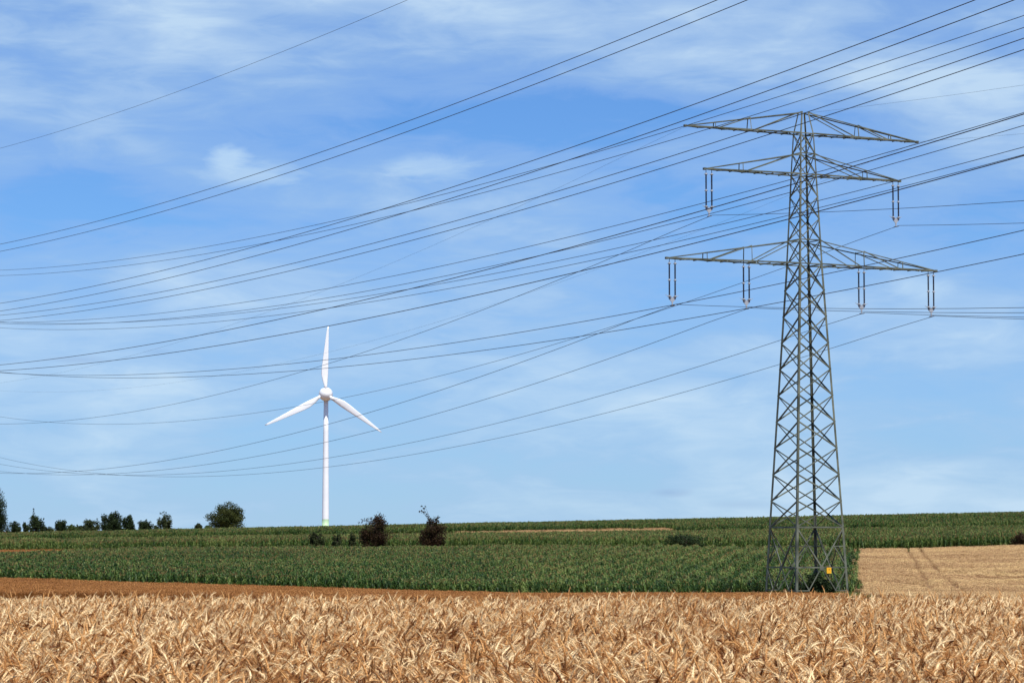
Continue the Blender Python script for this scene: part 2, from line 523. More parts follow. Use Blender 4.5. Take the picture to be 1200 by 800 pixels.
# ------------------------------------------------------------------ crop fields: one uncountable mass each
def field(name, variants, mats, pts, rot, scl, vid, tone, label, cat):
    """One object: its mesh holds the plant variants and the planting points; geometry nodes plant them."""
    V, Fc, Mi, Pt, Vd = [], [], [], [], []
    for k, g in enumerate(variants):
        n = len(V)
        V.extend(g.v)
        Fc.extend([tuple(i + n for i in f) for f in g.f])
        Mi.extend(g.m)
        Pt.extend(g.t)
        Vd.extend([k] * len(g.v))
    nv, npt = len(V), len(pts)
    allv = np.concatenate([np.array(V, float), np.asarray(pts, float)])
    me = bpy.data.meshes.new(name)
    me.from_pydata(allv.tolist(), [], Fc)
    for m in mats:
        me.materials.append(m)
    me.polygons.foreach_set('material_index', np.array(Mi, dtype=np.int32))
    at_ = me.attributes.new('ptone', 'FLOAT', 'FACE')
    at_.data.foreach_set('value', np.array(Pt, dtype=np.float32))

    def pa(nm, typ, arr, fld, zero):
        a = me.attributes.new(nm, typ, 'POINT')
        a.data.foreach_set(fld, np.concatenate([zero, arr]).ravel())
    pa('is_pt', 'BOOLEAN', np.ones(npt, bool), 'value', np.zeros(nv, bool))
    pa('vid', 'INT', np.zeros(npt, np.int32), 'value', np.array(Vd, np.int32))
    pa('inst', 'INT', np.asarray(vid, np.int32), 'value', np.zeros(nv, np.int32))
    pa('tone', 'FLOAT', np.asarray(tone, np.float32), 'value', np.zeros(nv, np.float32))
    pa('rot', 'FLOAT_VECTOR', np.asarray(rot, np.float32), 'vector', np.zeros((nv, 3), np.float32))
    pa('scl', 'FLOAT_VECTOR', np.asarray(scl, np.float32), 'vector', np.ones((nv, 3), np.float32))
    me.update()
    o = bpy.data.objects.new(name, me)
    C.objects.link(o)
    ng = bpy.data.node_groups.get('plant_field')
    if ng is None:
        ng = bpy.data.node_groups.new('plant_field', 'GeometryNodeTree')
        ng.interface.new_socket('Geometry', in_out='INPUT', socket_type='NodeSocketGeometry')
        ng.interface.new_socket('Geometry', in_out='OUTPUT', socket_type='NodeSocketGeometry')
        gi, go = ng.nodes.new('NodeGroupInput'), ng.nodes.new('NodeGroupOutput')

        def na(nm, dt):
            n = ng.nodes.new('GeometryNodeInputNamedAttribute')
            n.data_type = dt
            n.inputs['Name'].default_value = nm
            return n.outputs['Attribute']
        sepg = ng.nodes.new('GeometryNodeSeparateGeometry')
        sepg.domain = 'POINT'
        L = ng.links.new
        L(gi.outputs[0], sepg.inputs['Geometry'])
        L(na('is_pt', 'BOOLEAN'), sepg.inputs['Selection'])
        sp = ng.nodes.new('GeometryNodeSplitToInstances')
        sp.domain = 'POINT'
        L(sepg.outputs['Inverted'], sp.inputs['Geometry'])
        L(na('vid', 'INT'), sp.inputs['Group ID'])
        iop = ng.nodes.new('GeometryNodeInstanceOnPoints')
        L(sepg.outputs['Selection'], iop.inputs['Points'])
        L(sp.outputs['Instances'], iop.inputs['Instance'])
        iop.inputs['Pick Instance'].default_value = True
        L(na('inst', 'INT'), iop.inputs['Instance Index'])
        e2r = ng.nodes.new('FunctionNodeEulerToRotation')
        L(na('rot', 'FLOAT_VECTOR'), e2r.inputs[0])
        L(e2r.outputs[0], iop.inputs['Rotation'])
        L(na('scl', 'FLOAT_VECTOR'), iop.inputs['Scale'])
        L(iop.outputs[0], go.inputs[0])
    md = o.modifiers.new('planting', 'NODES')
    md.node_group = ng
    tag(o, label, cat, kind='stuff')
    return o


def vnoise(x, y, scale, seed):
    """Smooth value noise in 0..1 for uneven crops."""
    r = np.random.default_rng(seed)
    g = r.random((256, 256))
    u, v = np.asarray(x) / scale + 1000.5, np.asarray(y) / scale + 1000.5
    i, j = np.floor(u).astype(int), np.floor(v).astype(int)
    fu, fv = u - i, v - j
    fu, fv = fu * fu * (3 - 2 * fu), fv * fv * (3 - 2 * fv)
    a, b = g[i % 256, j % 256], g[(i + 1) % 256, j % 256]
    c, d = g[i % 256, (j + 1) % 256], g[(i + 1) % 256, (j + 1) % 256]
    return (a * (1 - fu) + b * fu) * (1 - fv) + (c * (1 - fu) + d * fu) * fv


# --- the wheat in front
def wheat_ear(g, R, bx, by, top, az, fine):
    """A stalk that nods into a bearded ear."""
    tone = float(R.choice([R.uniform(-0.15, 0.1), R.normal(0.37, 0.12), R.uniform(0.80, 1.15)], p=[0.16, 0.52, 0.32]))  # darkest and palest choices paint shadowed ears and highlights into the tone
    hx, hy = math.cos(az), math.sin(az)
    side = np.array([-hy, hx, 0.0])
    a0 = R.uniform(0.05, 0.3)
    a1 = a0 + R.choice([R.uniform(0.3, 0.9), R.uniform(0.9, 1.7), R.uniform(1.6, 2.5)], p=[0.27, 0.40, 0.33])
    Lh = R.uniform(0.10, 0.22)          # neck
    Le = R.uniform(0.075, 0.105)        # ear
    # build from the base of the neck upwards
    pos = np.array([bx, by, top - 0.62])
    lean = np.array([hx * math.sin(a0), hy * math.sin(a0), math.cos(a0)])
    p1 = pos + lean * 0.48
    g.ribbon([pos, p1], [0.006, 0.005], side, 1, tone * 0.8)
    pts = [p1]
    n = 4
    for i in range(n):
        a = a0 + (a1 - a0) * 0.45 * (i + 1) / n
        pts.append(pts[-1] + np.array([hx * math.sin(a), hy * math.sin(a), math.cos(a)]) * Lh / n)
    g.tube(pts, [0.0026] * len(pts), 3, 1, tone, cap=False)
    # ear: notched spindle of spikelets
    e = [pts[-1]]
    m = 9 if fine else 6
    dirs = []
    for i in range(m):
        a = a0 + (a1 - a0) * (0.45 + 0.55 * (i + 1) / m)
        d = np.array([hx * math.sin(a), hy * math.sin(a), math.cos(a)])
        dirs.append(d)
        e.append(e[-1] + d * Le / m)
    rr = [0.003] + [(0.0102 if i % 2 else 0.0062) * (1 - 0.45 * (i / m) ** 2) for i in range(1, m)] + [0.002]
    g.tube(e, rr, 5 if fine else 4, 0, tone, cap=False)
    # beard: the awns stay close together, then fray
    d = dirs[-1]
    tip = e[-1] + d * 0.035 + np.array([0, 0, -0.004])
    g.tube([e[-2], e[-1], tip, tip + d * 0.045 + np.array([0, 0, -0.012])], [0.005, 0.0034, 0.002, 0.0004], 4, 0, min(1.0, tone + 0.12), cap=False)
    na = 26 if fine else 13
    for k in range(na):
        i = R.integers(1, m)
        d = dirs[i - 1]
        nrm = np.cross(d, side)
        th = R.uniform(0, 2 * math.pi)
        sd = side * math.cos(th) + nrm * math.sin(th)
        dd = d * 1.0 + sd * R.uniform(0.15, 0.5)
        dd /= np.linalg.norm(dd)
        la = R.uniform(0.05, 0.085)
        w = np.cross(dd, sd)
        w = w / (np.linalg.norm(w) + 1e-9) * 0.0019
        b = e[i]
        g.poly([b - w, b + w, b + dd * la + np.array([0, 0, -0.006])], 0, tone)


def build_wheat():
    variants = []
    R = np.random.default_rng(21)
    for k in range(26):
        g = Geo()
        fine = k < 16
        n = 30
        for i in range(n):
            rr, t = 0.21 * math.sqrt(R.random()), R.uniform(0, 2 * math.pi)
            # most ears nod with the wind, some any way
            az = R.normal(-0.5, 0.9) if R.random() < 0.6 else R.uniform(0, 2 * math.pi)
            wheat_ear(g, R, rr * math.cos(t), rr * math.sin(t), R.normal(0.82, 0.055), az, fine)
        # dry leaves among the stalks
        for i in range(10):
            rr, t = 0.2 * math.sqrt(R.random()), R.uniform(0, 2 * math.pi)
            az = R.uniform(0, 2 * math.pi)
            p = np.array([rr * math.cos(t), rr * math.sin(t), R.uniform(0.5, 0.72)])
            d = np.array([math.cos(az), math.sin(az), 0])
            s = np.array([-math.sin(az), math.cos(az), 0.4])
            L = R.uniform(0.12, 0.26)
            g.ribbon([p, p + d * L * 0.5 + np.array([0, 0, 0.09]), p + d * L + np.array([0, 0, R.uniform(-0.05, 0.06)])], [0.006, 0.005, 0.001], s, 1, R.uniform(0.1, 0.9))
        variants.append(g)
    P = []
    y = 8.0
    while y < 45.5:
        st = 0.20
        half = 0.20 * y + 2.5
        xs = np.arange(-half, half, st)
        P.append(np.stack([xs + rng.uniform(-0.1, 0.1, xs.size), np.full(xs.size, y) + rng.uniform(-0.1, 0.1, xs.size)], 1))
        y += st
    P = np.concatenate(P)
    n = len(P)
    lod = np.where(P[:, 1] < 27, rng.integers(0, 16, n), rng.integers(0, 26, n))
    z = terrain(P[:, 0], P[:, 1])
    hh = vnoise(P[:, 0], P[:, 1], 1.6, 3)
    rot = np.stack([rng.normal(0, 0.04, n), rng.normal(0, 0.04, n), rng.normal(0, 0.8, n) + np.where(rng.random(n) < 0.25, rng.uniform(0, 6.28, n), 0)], 1)
    s = 0.96 + 0.10 * hh + rng.normal(0, 0.02, n)
    scl = np.stack([np.ones(n), np.ones(n), s], 1)
    tone = 0.5 + 0.25 * (vnoise(P[:, 0], P[:, 1], 2.2, 9) - 0.5) + rng.normal(0, 0.06, n)
    field('wheat_field', variants, [M['wheat'], M['straw']], np.column_stack([P, z]), rot, scl, lod, tone,
          'ripe golden wheat with nodding bearded ears filling the foreground', 'wheat')


build_wheat()


# --- grain fields farther off
def grain_variants(seed, n_var, r, n, h, flat=0.0):
    R = np.random.default_rng(seed)
    out = []
    for k in range(n_var):
        g = Geo()
        for i in range(n):
            rr, t = r * math.sqrt(R.random()), R.uniform(0, 2 * math.pi)
            az = R.uniform(0, 2 * math.pi)
            p = np.array([rr * math.cos(t), rr * math.sin(t), 0.0])
            d = np.array([math.cos(az), math.sin(az), 0])
            s = np.array([-d[1], d[0], 0])
            H = h * R.normal(1, 0.07)
            tn = float(np.clip(R.normal(0.5, 0.22), 0, 1))
            a = p + np.array([0, 0, H * 0.35])
            b = p + d * 0.03 + np.array([0, 0, H * 0.92])
            c = b + d * 0.05 + np.array([0, 0, 0.05])
            e = c + d * 0.08 + np.array([0, 0, R.uniform(-0.08, 0.02)])
            g.ribbon([a, b], [0.012, 0.012], s, 0, tn * 0.7)
            g.ribbon([b, c, e], [0.02, 0.035, 0.012], s, 0, tn)
        out.append(g)
    return out


def in_poly(x, y, poly):
    c = np.zeros(x.shape, bool)
    n = len(poly)
    for i in range(n):
        x1, y1 = poly[i]
        x2, y2 = poly[(i + 1) % n]
        cond = (y1 > y) != (y2 > y)
        with np.errstate(divide='ignore', invalid='ignore'):
            xi = (x2 - x1) * (y - y1) / (y2 - y1) + x1
        c ^= cond & (x < xi)
    return c


def scatter(poly, step, seed, margin=6.0):
    R = np.random.default_rng(seed)
    px, py = zip(*poly)
    xs = np.arange(min(px), max(px), step)
    ys = np.arange(min(py), max(py), step)
    X, Y = np.meshgrid(xs, ys)
    X = X.ravel() + R.uniform(-step / 2, step / 2, X.size)
    Y = Y.ravel() + R.uniform(-step / 2, step / 2, Y.size)
    k = in_poly(X + (vnoise(X, Y, 2.2, 41) - 0.5) * 1.2, Y + (vnoise(X, Y, 3.0, 43) - 0.5) * 5.0, poly) & (np.abs(X) < 0.19 * Y + margin)
    return X[k], Y[k]


TDX, TDY = 24.0 / 190.0, 1.0            # the direction the rows and tramlines run


def row_x(x290, Y):
    return x290 + (Y - 290.0) * TDX


def grain_field(name, mat, poly, step, h, seed, label, tone_f, tram=None, lodged=None, n_blades=22, cat='grain field'):
    X, Y = scatter(poly, step, seed)
    R = np.random.default_rng(seed + 1)
    if tram:
        keep = np.ones(X.size, bool)
        for x0, bend in tram:
            cx = row_x(x0, Y) + bend * ((Y - 480.0) / 240.0) ** 2
            keep &= (np.abs(X - cx) > 0.42) | (R.random(X.size) < 0.08)
        X, Y = X[keep], Y[keep]
    n = X.size
    Z = terrain(X, Y)
    s = 0.90 + 0.14 * vnoise(X, Y, 5.0, seed + 2) + 0.08 * vnoise(X, Y, 1.4, seed + 5) + R.normal(0, 0.05, n)
    rot = np.stack([R.normal(0, 0.05, n), R.normal(0, 0.05, n), R.uniform(0, 6.28, n)], 1)
    tone = tone_f(X, Y, R)
    if lodged is not None:
        f = lodged(X, Y)
        s = s * (1 - 0.6 * f)
        rot[:, 0] += f * 0.5
        tone = tone + 1.3 * f * (vnoise(X, Y, 6.0, 77) - 0.42)
    field(name, grain_variants(seed + 3, 8, step * 0.62, n_blades, h), [M[mat]], np.column_stack([X, Y, Z]), rot,
          np.stack([np.ones(n), np.ones(n), s], 1), R.integers(0, 8, n), np.clip(tone, 0, 1), label, cat)


grain_field('russet_grain_field', 'brown', [(-90, 205), (20, 205), (34, 287), (20, 291), (-95, 291)], 0.55, 0.75, 100,
            'russet brown strip of ripe grain between wheat and green corn',
            lambda x, y, R: 0.5 + 0.35 * (vnoise(x, y, 4.0, 5) - 0.5) + 0.3 * (vnoise(x, y, 1.2, 55) - 0.5) + R.normal(0, 0.16, x.size))


def lodged_patch(x, y):
    f = np.exp(-(((x - 62) / 9.0) ** 2 + ((y - 338) / 26.0) ** 2)) + 0.8 * np.exp(-(((x - 45) / 2.5) ** 2 + ((y - 320) / 12.0) ** 2)) \
        + 0.7 * np.exp(-(((x - 56) / 4.0) ** 2 + ((y - 365) / 12.0) ** 2))
    return np.clip(f * (0.5 + 1.0 * vnoise(x, y, 3.0, 31)), 0, 1)


grain_field('tan_grain_field', 'tan', [(35.6, 190), (100, 190), (112, 484), (58.3, 482), (37.2, 310), (35.6, 290)], 0.55, 0.8, 200,
            'pale tan grain field with two tractor tracks right of the pylon',
            lambda x, y, R: 0.56 + 0.4 * (vnoise(x, y, 9.0, 6) - 0.5) + 0.25 * (vnoise(x, y, 1.6, 8) - 0.5) + R.normal(0, 0.1, x.size),
            tram=[(42.6, 0.8), (44.7, 2.2)], lodged=lodged_patch)
grain_field('russet_grain_field', 'brown', [(-100, 402), (-75, 402), (-58, 486), (-100, 486)], 0.6, 0.9, 300,
            'russet brown grain strip at far left between two corn fields',
            lambda x, y, R: 0.5 + 0.3 * (vnoise(x, y, 4.0, 5) - 0.5) + R.normal(0, 0.12, x.size))
grain_field('tan_grain_field', 'tan', [(-14, 612), (34, 610), (36, 642), (-12, 646)], 0.7, 0.8, 400,
            'thin pale grain strip between the two corn fields on the hill',
            lambda x, y, R: 0.5 + 0.3 * (vnoise(x, y, 4.0, 5) - 0.5) + R.normal(0, 0.1, x.size))


grain_field('grass_verge', 'grass', [(19, 281), (40, 281), (36.6, 300), (24, 299)], 0.5, 0.5, 600,
            'rough green and straw-coloured grass round the foot of the pylon',
            lambda x, y, R: 0.45 + 0.9 * (vnoise(x, y, 2.2, 61) - 0.5) + R.normal(0, 0.15, x.size), cat='grass')
grain_field('grass_verge', 'grass', [(57.5, 483), (100, 484), (100, 488), (57.5, 487)], 0.5, 0.5, 640,
            'narrow dull green grass verge between the tan field and the far corn',
            lambda x, y, R: 0.4 + 0.6 * (vnoise(x, y, 2.2, 62) - 0.5) + R.normal(0, 0.15, x.size), cat='grass')


# --- corn
def corn_variants(seed, n_var, length, tassels):
    R = np.random.default_rng(seed)
    out = []
    for k in range(n_var):
        g = Geo()
        npl = int(length / 0.24)
        for i in range(npl):
            x = (i + 0.5) / npl * length - length / 2 + R.normal(0, 0.04)
            y = R.normal(0, 0.06)
            H = R.normal(1.0, 0.06)          # unit height, scaled when planted
            g.ribbon([(x, y, 0.3), (x, y, 0.88 * H)], [0.02, 0.015], (1, 0, 0), 0, 0.45)
            az0 = R.uniform(0, math.pi)
            nl = 9
            for j in range(nl):
                az = az0 + (j % 2) * math.pi + R.normal(0, 0.35)
                d = np.array([math.cos(az), math.sin(az), 0])
                s = np.array([-d[1], d[0], R.uniform(-0.3, 0.3)])
                z0 = H * (0.28 + 0.62 * j / nl)
                L = R.uniform(0.42, 0.72) * (1.0 if j < nl - 2 else 0.6)
                up = R.uniform(0.10, 0.24)
                p = np.array([x, y, z0])
                tn = float(np.clip(R.normal(0.5, 0.28), 0, 1))
                g.ribbon([p, p + d * L * 0.35 + np.array([0, 0, up]), p + d * L * 0.7 + np.array([0, 0, up * 0.9]), p + d * L + np.array([0, 0, up * 0.9 - R.uniform(0.1, 0.3)])],
                         [0.05, 0.095, 0.08, 0.01], s, 0, tn)
            if R.random() < tassels:
                for j in range(7):
                    az = R.uniform(0, 2 * math.pi)
                    o = 0.12 if j else 0.01
                    b = np.array([x, y, 0.86 * H])
                    tip = b + np.array([math.cos(az) * o, math.sin(az) * o, R.uniform(0.10, 0.19)])
                    g.ribbon([b, tip], [0.034, 0.03], (math.sin(az), -math.cos(az), 0) if j % 2 else (1, 0, 0), 1, R.uniform(0, 1))
        out.append(g)
    return out


CORN_A = corn_variants(51, 8, 1.5, 0.35)
CORN_B = corn_variants(52, 8, 1.5, 1.0)


def corn_field(name, poly, height, seed, label, tone_f, tassel_f, row=0.78, along=1.4, thin=None):
    R = np.random.default_rng(seed)
    px, py = zip(*poly)
    y0, y1 = min(py), max(py)
    nr0 = int((min(px) - (y1 - 290) * TDX - 5) / row)
    nr1 = int((max(px) - (y0 - 290) * TDX + 5) / row)
    ys = np.arange(y0, y1, along)
    K, Y = np.meshgrid(np.arange(nr0, nr1 + 1), ys)
    K, Y = K.ravel(), Y.ravel() + R.uniform(-0.5, 0.5, K.size)
    X = K * row + (Y - 290) * TDX + R.normal(0, 0.05, K.size)
    keep = in_poly(X + (vnoise(X, Y, 2.0, 45) - 0.5) * 1.0, Y + (vnoise(X, Y, 2.5, 47) - 0.5) * 5.0, poly) & (np.abs(X) < 0.19 * Y + 6)
    # nothing is planted under the pylon
    keep &= ~((np.abs(X - 30.4) < 5.2) & (np.abs(Y - 294) < 5.2))
    if thin is not None:
        keep &= R.random(X.size) > thin(X, Y)
    X, Y = X[keep], Y[keep]
    n = X.size
    Z = terrain(X, Y)
    tp = tassel_f(X, Y)
    vid = R.integers(0, 8, n) + np.where(R.random(n) < tp, 8, 0)
    s = (height(X, Y) if callable(height) else height) * (0.88 + 0.22 * vnoise(X, Y, 7.0, seed + 4) + R.normal(0, 0.05, n))
    if thin is not None:
        s = s * (1.0 + 0.16 * rows_seen(X, Y))
    ang = math.pi / 2 - math.atan(TDX)
    rot = np.stack([R.normal(0, 0.06, n), R.normal(0, 0.05, n), ang + R.normal(0, 0.08, n) + np.where(R.random(n) < 0.5, math.pi, 0)], 1)
    tone = np.clip(tone_f(X, Y) + R.normal(0, 0.10, n), 0, 1)
    field(name, CORN_A + CORN_B, [M['corn'], M['tassel']], np.column_stack([X, Y, Z]), rot, np.stack([np.ones(n), np.ones(n), s], 1), vid, tone, label, 'corn field')


def rows_seen(x, y):
    # every few rows the stand is thinner, seen where one looks along the rows
    q = np.sin(2 * math.pi * (x - (y - 290.0) * TDX) / 3.1)
    return q * np.clip((x + 12.0) / 14.0, 0, 1)


def corn1_tassel(x, y):
    return np.clip(0.04 + 0.3 * rows_seen(x, y), 0, 1) + np.clip((y - 330) / 170.0, 0, 1) * 0.75 + 0.4 * np.clip(vnoise(x, y, 12.0, 12) * 2 - 0.9, 0, 1)


corn_field('corn_field', [(-110, 292), (18, 293), (24, 300), (35, 291), (37, 310), (58.0, 482), (-60, 482), (-78, 398), (-110, 396)], lambda x, y: np.interp(y, (292, 400, 484), (1.6, 1.55, 1.3)), 500,
           'dark green young corn field in rows behind the pylon', lambda x, y: 0.42 + 0.35 * (vnoise(x, y, 10.0, 13) - 0.5) + 0.24 * rows_seen(x, y), corn1_tassel,
           thin=lambda x, y: 0.85 * np.clip(-rows_seen(x, y) * 2.5 - 1.2, 0, 1))
corn_field('corn_field', [(-95, 490), (115, 486), (125, 608), (-120, 608)], lambda x, y: np.interp(y, (490, 608), (2.3, 1.7)), 600,
           'lighter corn field on the slope beyond the two dark bushes', lambda x, y: 0.55 + 0.3 * (vnoise(x, y, 9.0, 14) - 0.5),
           lambda x, y: 0.45 + 0.5 * vnoise(x, y, 14.0, 15))
corn_field('corn_field', [(-150, 640), (34, 640), (38, 624), (150, 624), (170, 765), (-170, 765)], 1.78, 700,
           'tall corn field along the crest of the hill against the sky', lambda x, y: 0.48 + 0.3 * (vnoise(x, y, 9.0, 16) - 0.5),
           lambda x, y: 0.3 + 0.4 * vnoise(x, y, 14.0, 17))


# ------------------------------------------------------------------ trees and bushes
def crown_geo(R, blobs, n, leaf):
    """Leaf-sized faces spread through a cluster of blobs, thicker towards the outside."""
    g = Geo()
    vol = np.array([b[3] * b[4] * b[5] for b in blobs])
    pr = vol / vol.sum()
    for b, k in zip(blobs, np.maximum((pr * n).astype(int), 16)):
        cx, cy, cz, rx, ry, rz = b
        bt = R.normal(0, 0.13)
        for i in range(k):
            d = R.normal(size=3)
            d /= np.linalg.norm(d)
            rr = R.random() ** 0.38 * R.normal(1.0, 0.10)
            p = np.array([cx + d[0] * rr * rx, cy + d[1] * rr * ry, cz + d[2] * rr * rz])
            nrm = d * 0.6 + R.normal(size=3) * 0.7
            nrm /= np.linalg.norm(nrm)
            a = np.cross(nrm, R.normal(size=3))
            a /= np.linalg.norm(a)
            c = np.cross(nrm, a)
            L, W = leaf * R.uniform(0.6, 1.3), leaf * R.uniform(0.35, 0.7)
            tn = float(np.clip(0.45 + bt + R.normal(0, 0.2), 0, 1))
            g.poly([p - a * L * 0.5, p + c * W * 0.5, p + a * L * 0.5, p - c * W * 0.5], 0, tn)
    return g


def tree(name, cat, label, px, top, wpx, Y, mat, shape, seed, group=None, low=0.12, n=2600, leaf=0.42, lift=0.0, extra=None):
    R = np.random.default_rng(seed)
    b = at(px, 600, Y)
    x = b.x
    z0 = gz(x, Y)
    H = at(px, top, Y).z - z0
    W = wpx * (1.15 if Y > 700 else 1.0) / F * Y
    root = empty(name, (x, Y, z0))
    tag(root, label, cat, group)
    n = int(n * 2.6)
    tr = Geo()
    blobs = []
    r = W / 2
    def ball(nb, cz, rz, fill, smin, smax, flat=1.0):
        for i in range(nb):
            d = R.normal(size=3)
            d /= np.linalg.norm(d)
            q = R.random() ** 0.45 * fill
            sz = R.uniform(smin, smax)
            z = cz + d[2] * q * rz
            if z < low:
                z = low + R.random() * 0.2
            blobs.append((d[0] * q * r, d[1] * q * r, H * z, r * sz, r * sz, H * rz * sz * flat))

    if shape == 'round':
        ball(70, 0.49, 0.50, 0.86, 0.18, 0.34)
        ball(20, 0.26, 0.28, 0.88, 0.22, 0.34)
    elif shape == 'tall':
        ball(40, 0.49, 0.50, 0.85, 0.28, 0.48, 0.7)
        ball(12, 0.2, 0.2, 0.8, 0.35, 0.5, 0.8)
    elif shape == 'spire':
        for i in range(34):
            zz = low + (0.95 - low) * (i + R.random()) / 34
            env = max(0.08, 1.0 - zz) ** 0.75
            t = R.uniform(0, 2 * math.pi)
            q = R.random() * 0.75
            sz = R.uniform(0.38, 0.6)
            blobs.append((r * env * q * math.cos(t), r * env * q * math.sin(t), H * zz, r * sz * env + 0.14, r * sz * env + 0.14, H * 0.05 + 0.08))
    else:                                   # ragged bush
        ball(56, 0.47, 0.48, 0.92, 0.20, 0.34)
        ball(12, 0.22, 0.22, 0.80, 0.22, 0.34)
        for i in range(9):
            t = R.uniform(0, 2 * math.pi)
            q = R.uniform(0.05, 0.8)
            blobs.append((r * q * math.cos(t), r * q * 0.6 * math.sin(t), H * R.uniform(0.72, 0.97), r * 0.11, r * 0.11, H * 0.07))
    if extra:
        for (ex, ez, er) in extra:
            blobs.append((ex * r, 0.1 * r, ez * H, er * r, er * r, er * r * 1.1))
    tr.tube([(0, 0, -0.3), (0.02 * W, 0, H * 0.3), (-0.02 * W, 0.02 * W, H * 0.62), (0, 0, H * 0.86)], [0.035 * H + 0.04, 0.027 * H + 0.03, 0.015 * H + 0.02, 0.01], 7)
    for bl in blobs[::2]:
        zb = min(H * 0.7, max(0.15 * H, bl[2] - 0.25 * H))
        tr.tube([(0, 0, zb), (bl[0] * 0.5, bl[1] * 0.5, (zb + bl[2]) / 2 + 0.05 * H), (bl[0], bl[1], bl[2])], [0.009 * H + 0.01, 0.005 * H + 0.008, 0.006], 5)
    tr.build('trunk', M['bark'], root, smooth=True)
    crown_geo(R, blobs, n, leaf).build('crown', M[mat], root, tone=True)
    return root


G1 = 'trees along the skyline beyond the corn'
YT = 820
tree('deciduous_tree', 'tree', 'tallest dark tree, cut off by the left edge', -3, 573.5, 27, YT, 'leaf_dark', 'tall', 1, G1, low=0.05, n=3600)
tree('deciduous_tree', 'tree', 'low dark tree just right of the tallest skyline tree', 17, 610, 15, YT, 'leaf_dark', 'bush', 2, G1, n=1200)
tree('deciduous_tree', 'tree', 'small thin tree left of the pointed skyline tree', 30.5, 609.5, 9, YT + 8, 'leaf_dark', 'tall', 3, G1, n=800)
tree('deciduous_tree', 'tree', 'pointed dark tree with a slim spike at its left', 43, 603.5, 18, YT, 'leaf_dark', 'bush', 4, G1, n=1800, extra=[(-0.35, 0.85, 0.24), (-0.4, 0.98, 0.22), (-0.38, 1.1, 0.17), (-0.36, 1.2, 0.12), (-0.36, 1.28, 0.07)])
tree('deciduous_tree', 'tree', 'small cone-shaped tree with a yellow-green bush at its foot', 72, 605, 15, YT, 'leaf_dark', 'tall', 5, G1, n=1600)
tree('bush', 'bush', 'low yellow-green bush at the foot of a small cone-shaped tree', 85, 614, 15, YT - 4, 'leaf_mid', 'bush', 6, G1, n=1000)
tree('deciduous_tree', 'tree', 'broad low tree touching a bigger dark tree on its right', 106, 607, 21, YT, 'leaf_olive', 'bush', 7, G1, n=2000)
tree('deciduous_tree', 'tree', 'biggest tree in the middle of the left skyline row, dark and egg-shaped', 130.5, 597, 24, YT, 'leaf_dark', 'round', 8, G1, n=3200)
tree('deciduous_tree', 'tree', 'narrow blackish egg-shaped tree, second right of the biggest in the row', 151.5, 600.5, 14, YT, 'leaf_dark', 'tall', 9, G1, n=2000)
tree('deciduous_tree', 'tree', 'squat dark tree between a narrow tree and a loose leaning tree', 171, 606.5, 17, YT, 'leaf_dark', 'round', 10, G1, n=1800)
tree('deciduous_tree', 'tree', 'loose thin-crowned tree at the right end of the skyline row', 194, 600, 19, YT, 'leaf_olive', 'bush', 11, G1, n=1300, extra=[(-0.5, 0.95, 0.16), (-0.2, 1.0, 0.18)])
tree('bush', 'bush', 'low shrub between the pointed tree and the small cone-shaped tree', 57, 616, 13, YT - 2, 'leaf_olive', 'bush', 15, G1, n=700)
tree('bush', 'bush', 'low shrub filling the gap left of the broad low tree', 95, 615, 13, YT - 2, 'leaf_olive', 'bush', 16, G1, n=700)
tree('bush', 'bush', 'low shrub between the biggest row tree and the narrow blackish tree', 142, 614, 12, YT - 2, 'leaf_dark', 'bush', 17, G1, n=700)
tree('bush', 'bush', 'low shrub between the squat dark tree and the loose end tree', 183, 615.5, 11, YT - 2, 'leaf_olive', 'bush', 18, G1, n=600)
tree('bush', 'bush', 'tiny lone bush left of the big round tree', 233, 612.5, 9, YT, 'leaf_olive', 'bush', 12, G1, n=700)
tree('bush', 'bush', 'low yellowish bush touching the left of the big round tree', 244, 614.5, 11, YT - 4, 'leaf_mid', 'bush', 13, G1, n=700)
tree('deciduous_tree', 'tree', 'large round lone tree on the skyline left of the turbine', 265, 589.5, 43, YT, 'leaf_round', 'round', 14, G1, n=6500, low=0.05)

G2 = 'bushes on the field edge in front of the far corn'
YB = 486
tree('bush', 'bush', 'dark plum bush with a branch sticking out to its left, right of the turbine', 441, 602, 38, YB, 'leaf_plum', 'bush', 21, G2, low=0.05, n=4200, leaf=0.26,
     extra=[(-0.55, 0.86, 0.15), (-0.75, 0.85, 0.13), (-0.92, 0.82, 0.11), (-1.08, 0.78, 0.08), (0.15, 0.98, 0.17), (0.35, 0.90, 0.2), (-0.3, 0.8, 0.26), (0.5, 0.75, 0.26), (0.05, 0.86, 0.26), (-0.55, 0.68, 0.26), (1.05, 0.1, 0.16), (-1.3, 0.14, 0.2), (-1.6, 0.1, 0.16)])
tree('bush', 'bush', 'dark plum bush with a tall bare-looking shoot at its top left', 506, 605, 34, YB, 'leaf_plum', 'bush', 22, G2, low=0.05, n=3600, leaf=0.26,
     extra=[(-0.25, 0.98, 0.13), (-0.38, 1.05, 0.12), (-0.52, 1.12, 0.11), (-0.68, 1.15, 0.09), (-0.84, 1.14, 0.07), (-0.55, 1.22, 0.08), (-0.7, 1.29, 0.07), (-0.45, 1.28, 0.06), (0.45, 0.98, 0.15), (0.2, 0.95, 0.17), (0.3, 0.82, 0.28), (-0.15, 0.84, 0.24), (0.6, 0.7, 0.26), (-1.05, 0.16, 0.24), (-1.3, 0.1, 0.16)])
tree('bush', 'bush', 'small olive bush below the foot of the turbine tower', 372, 620, 19, YB, 'leaf_olive', 'bush', 23, G2, low=0.05, n=1400, leaf=0.28)
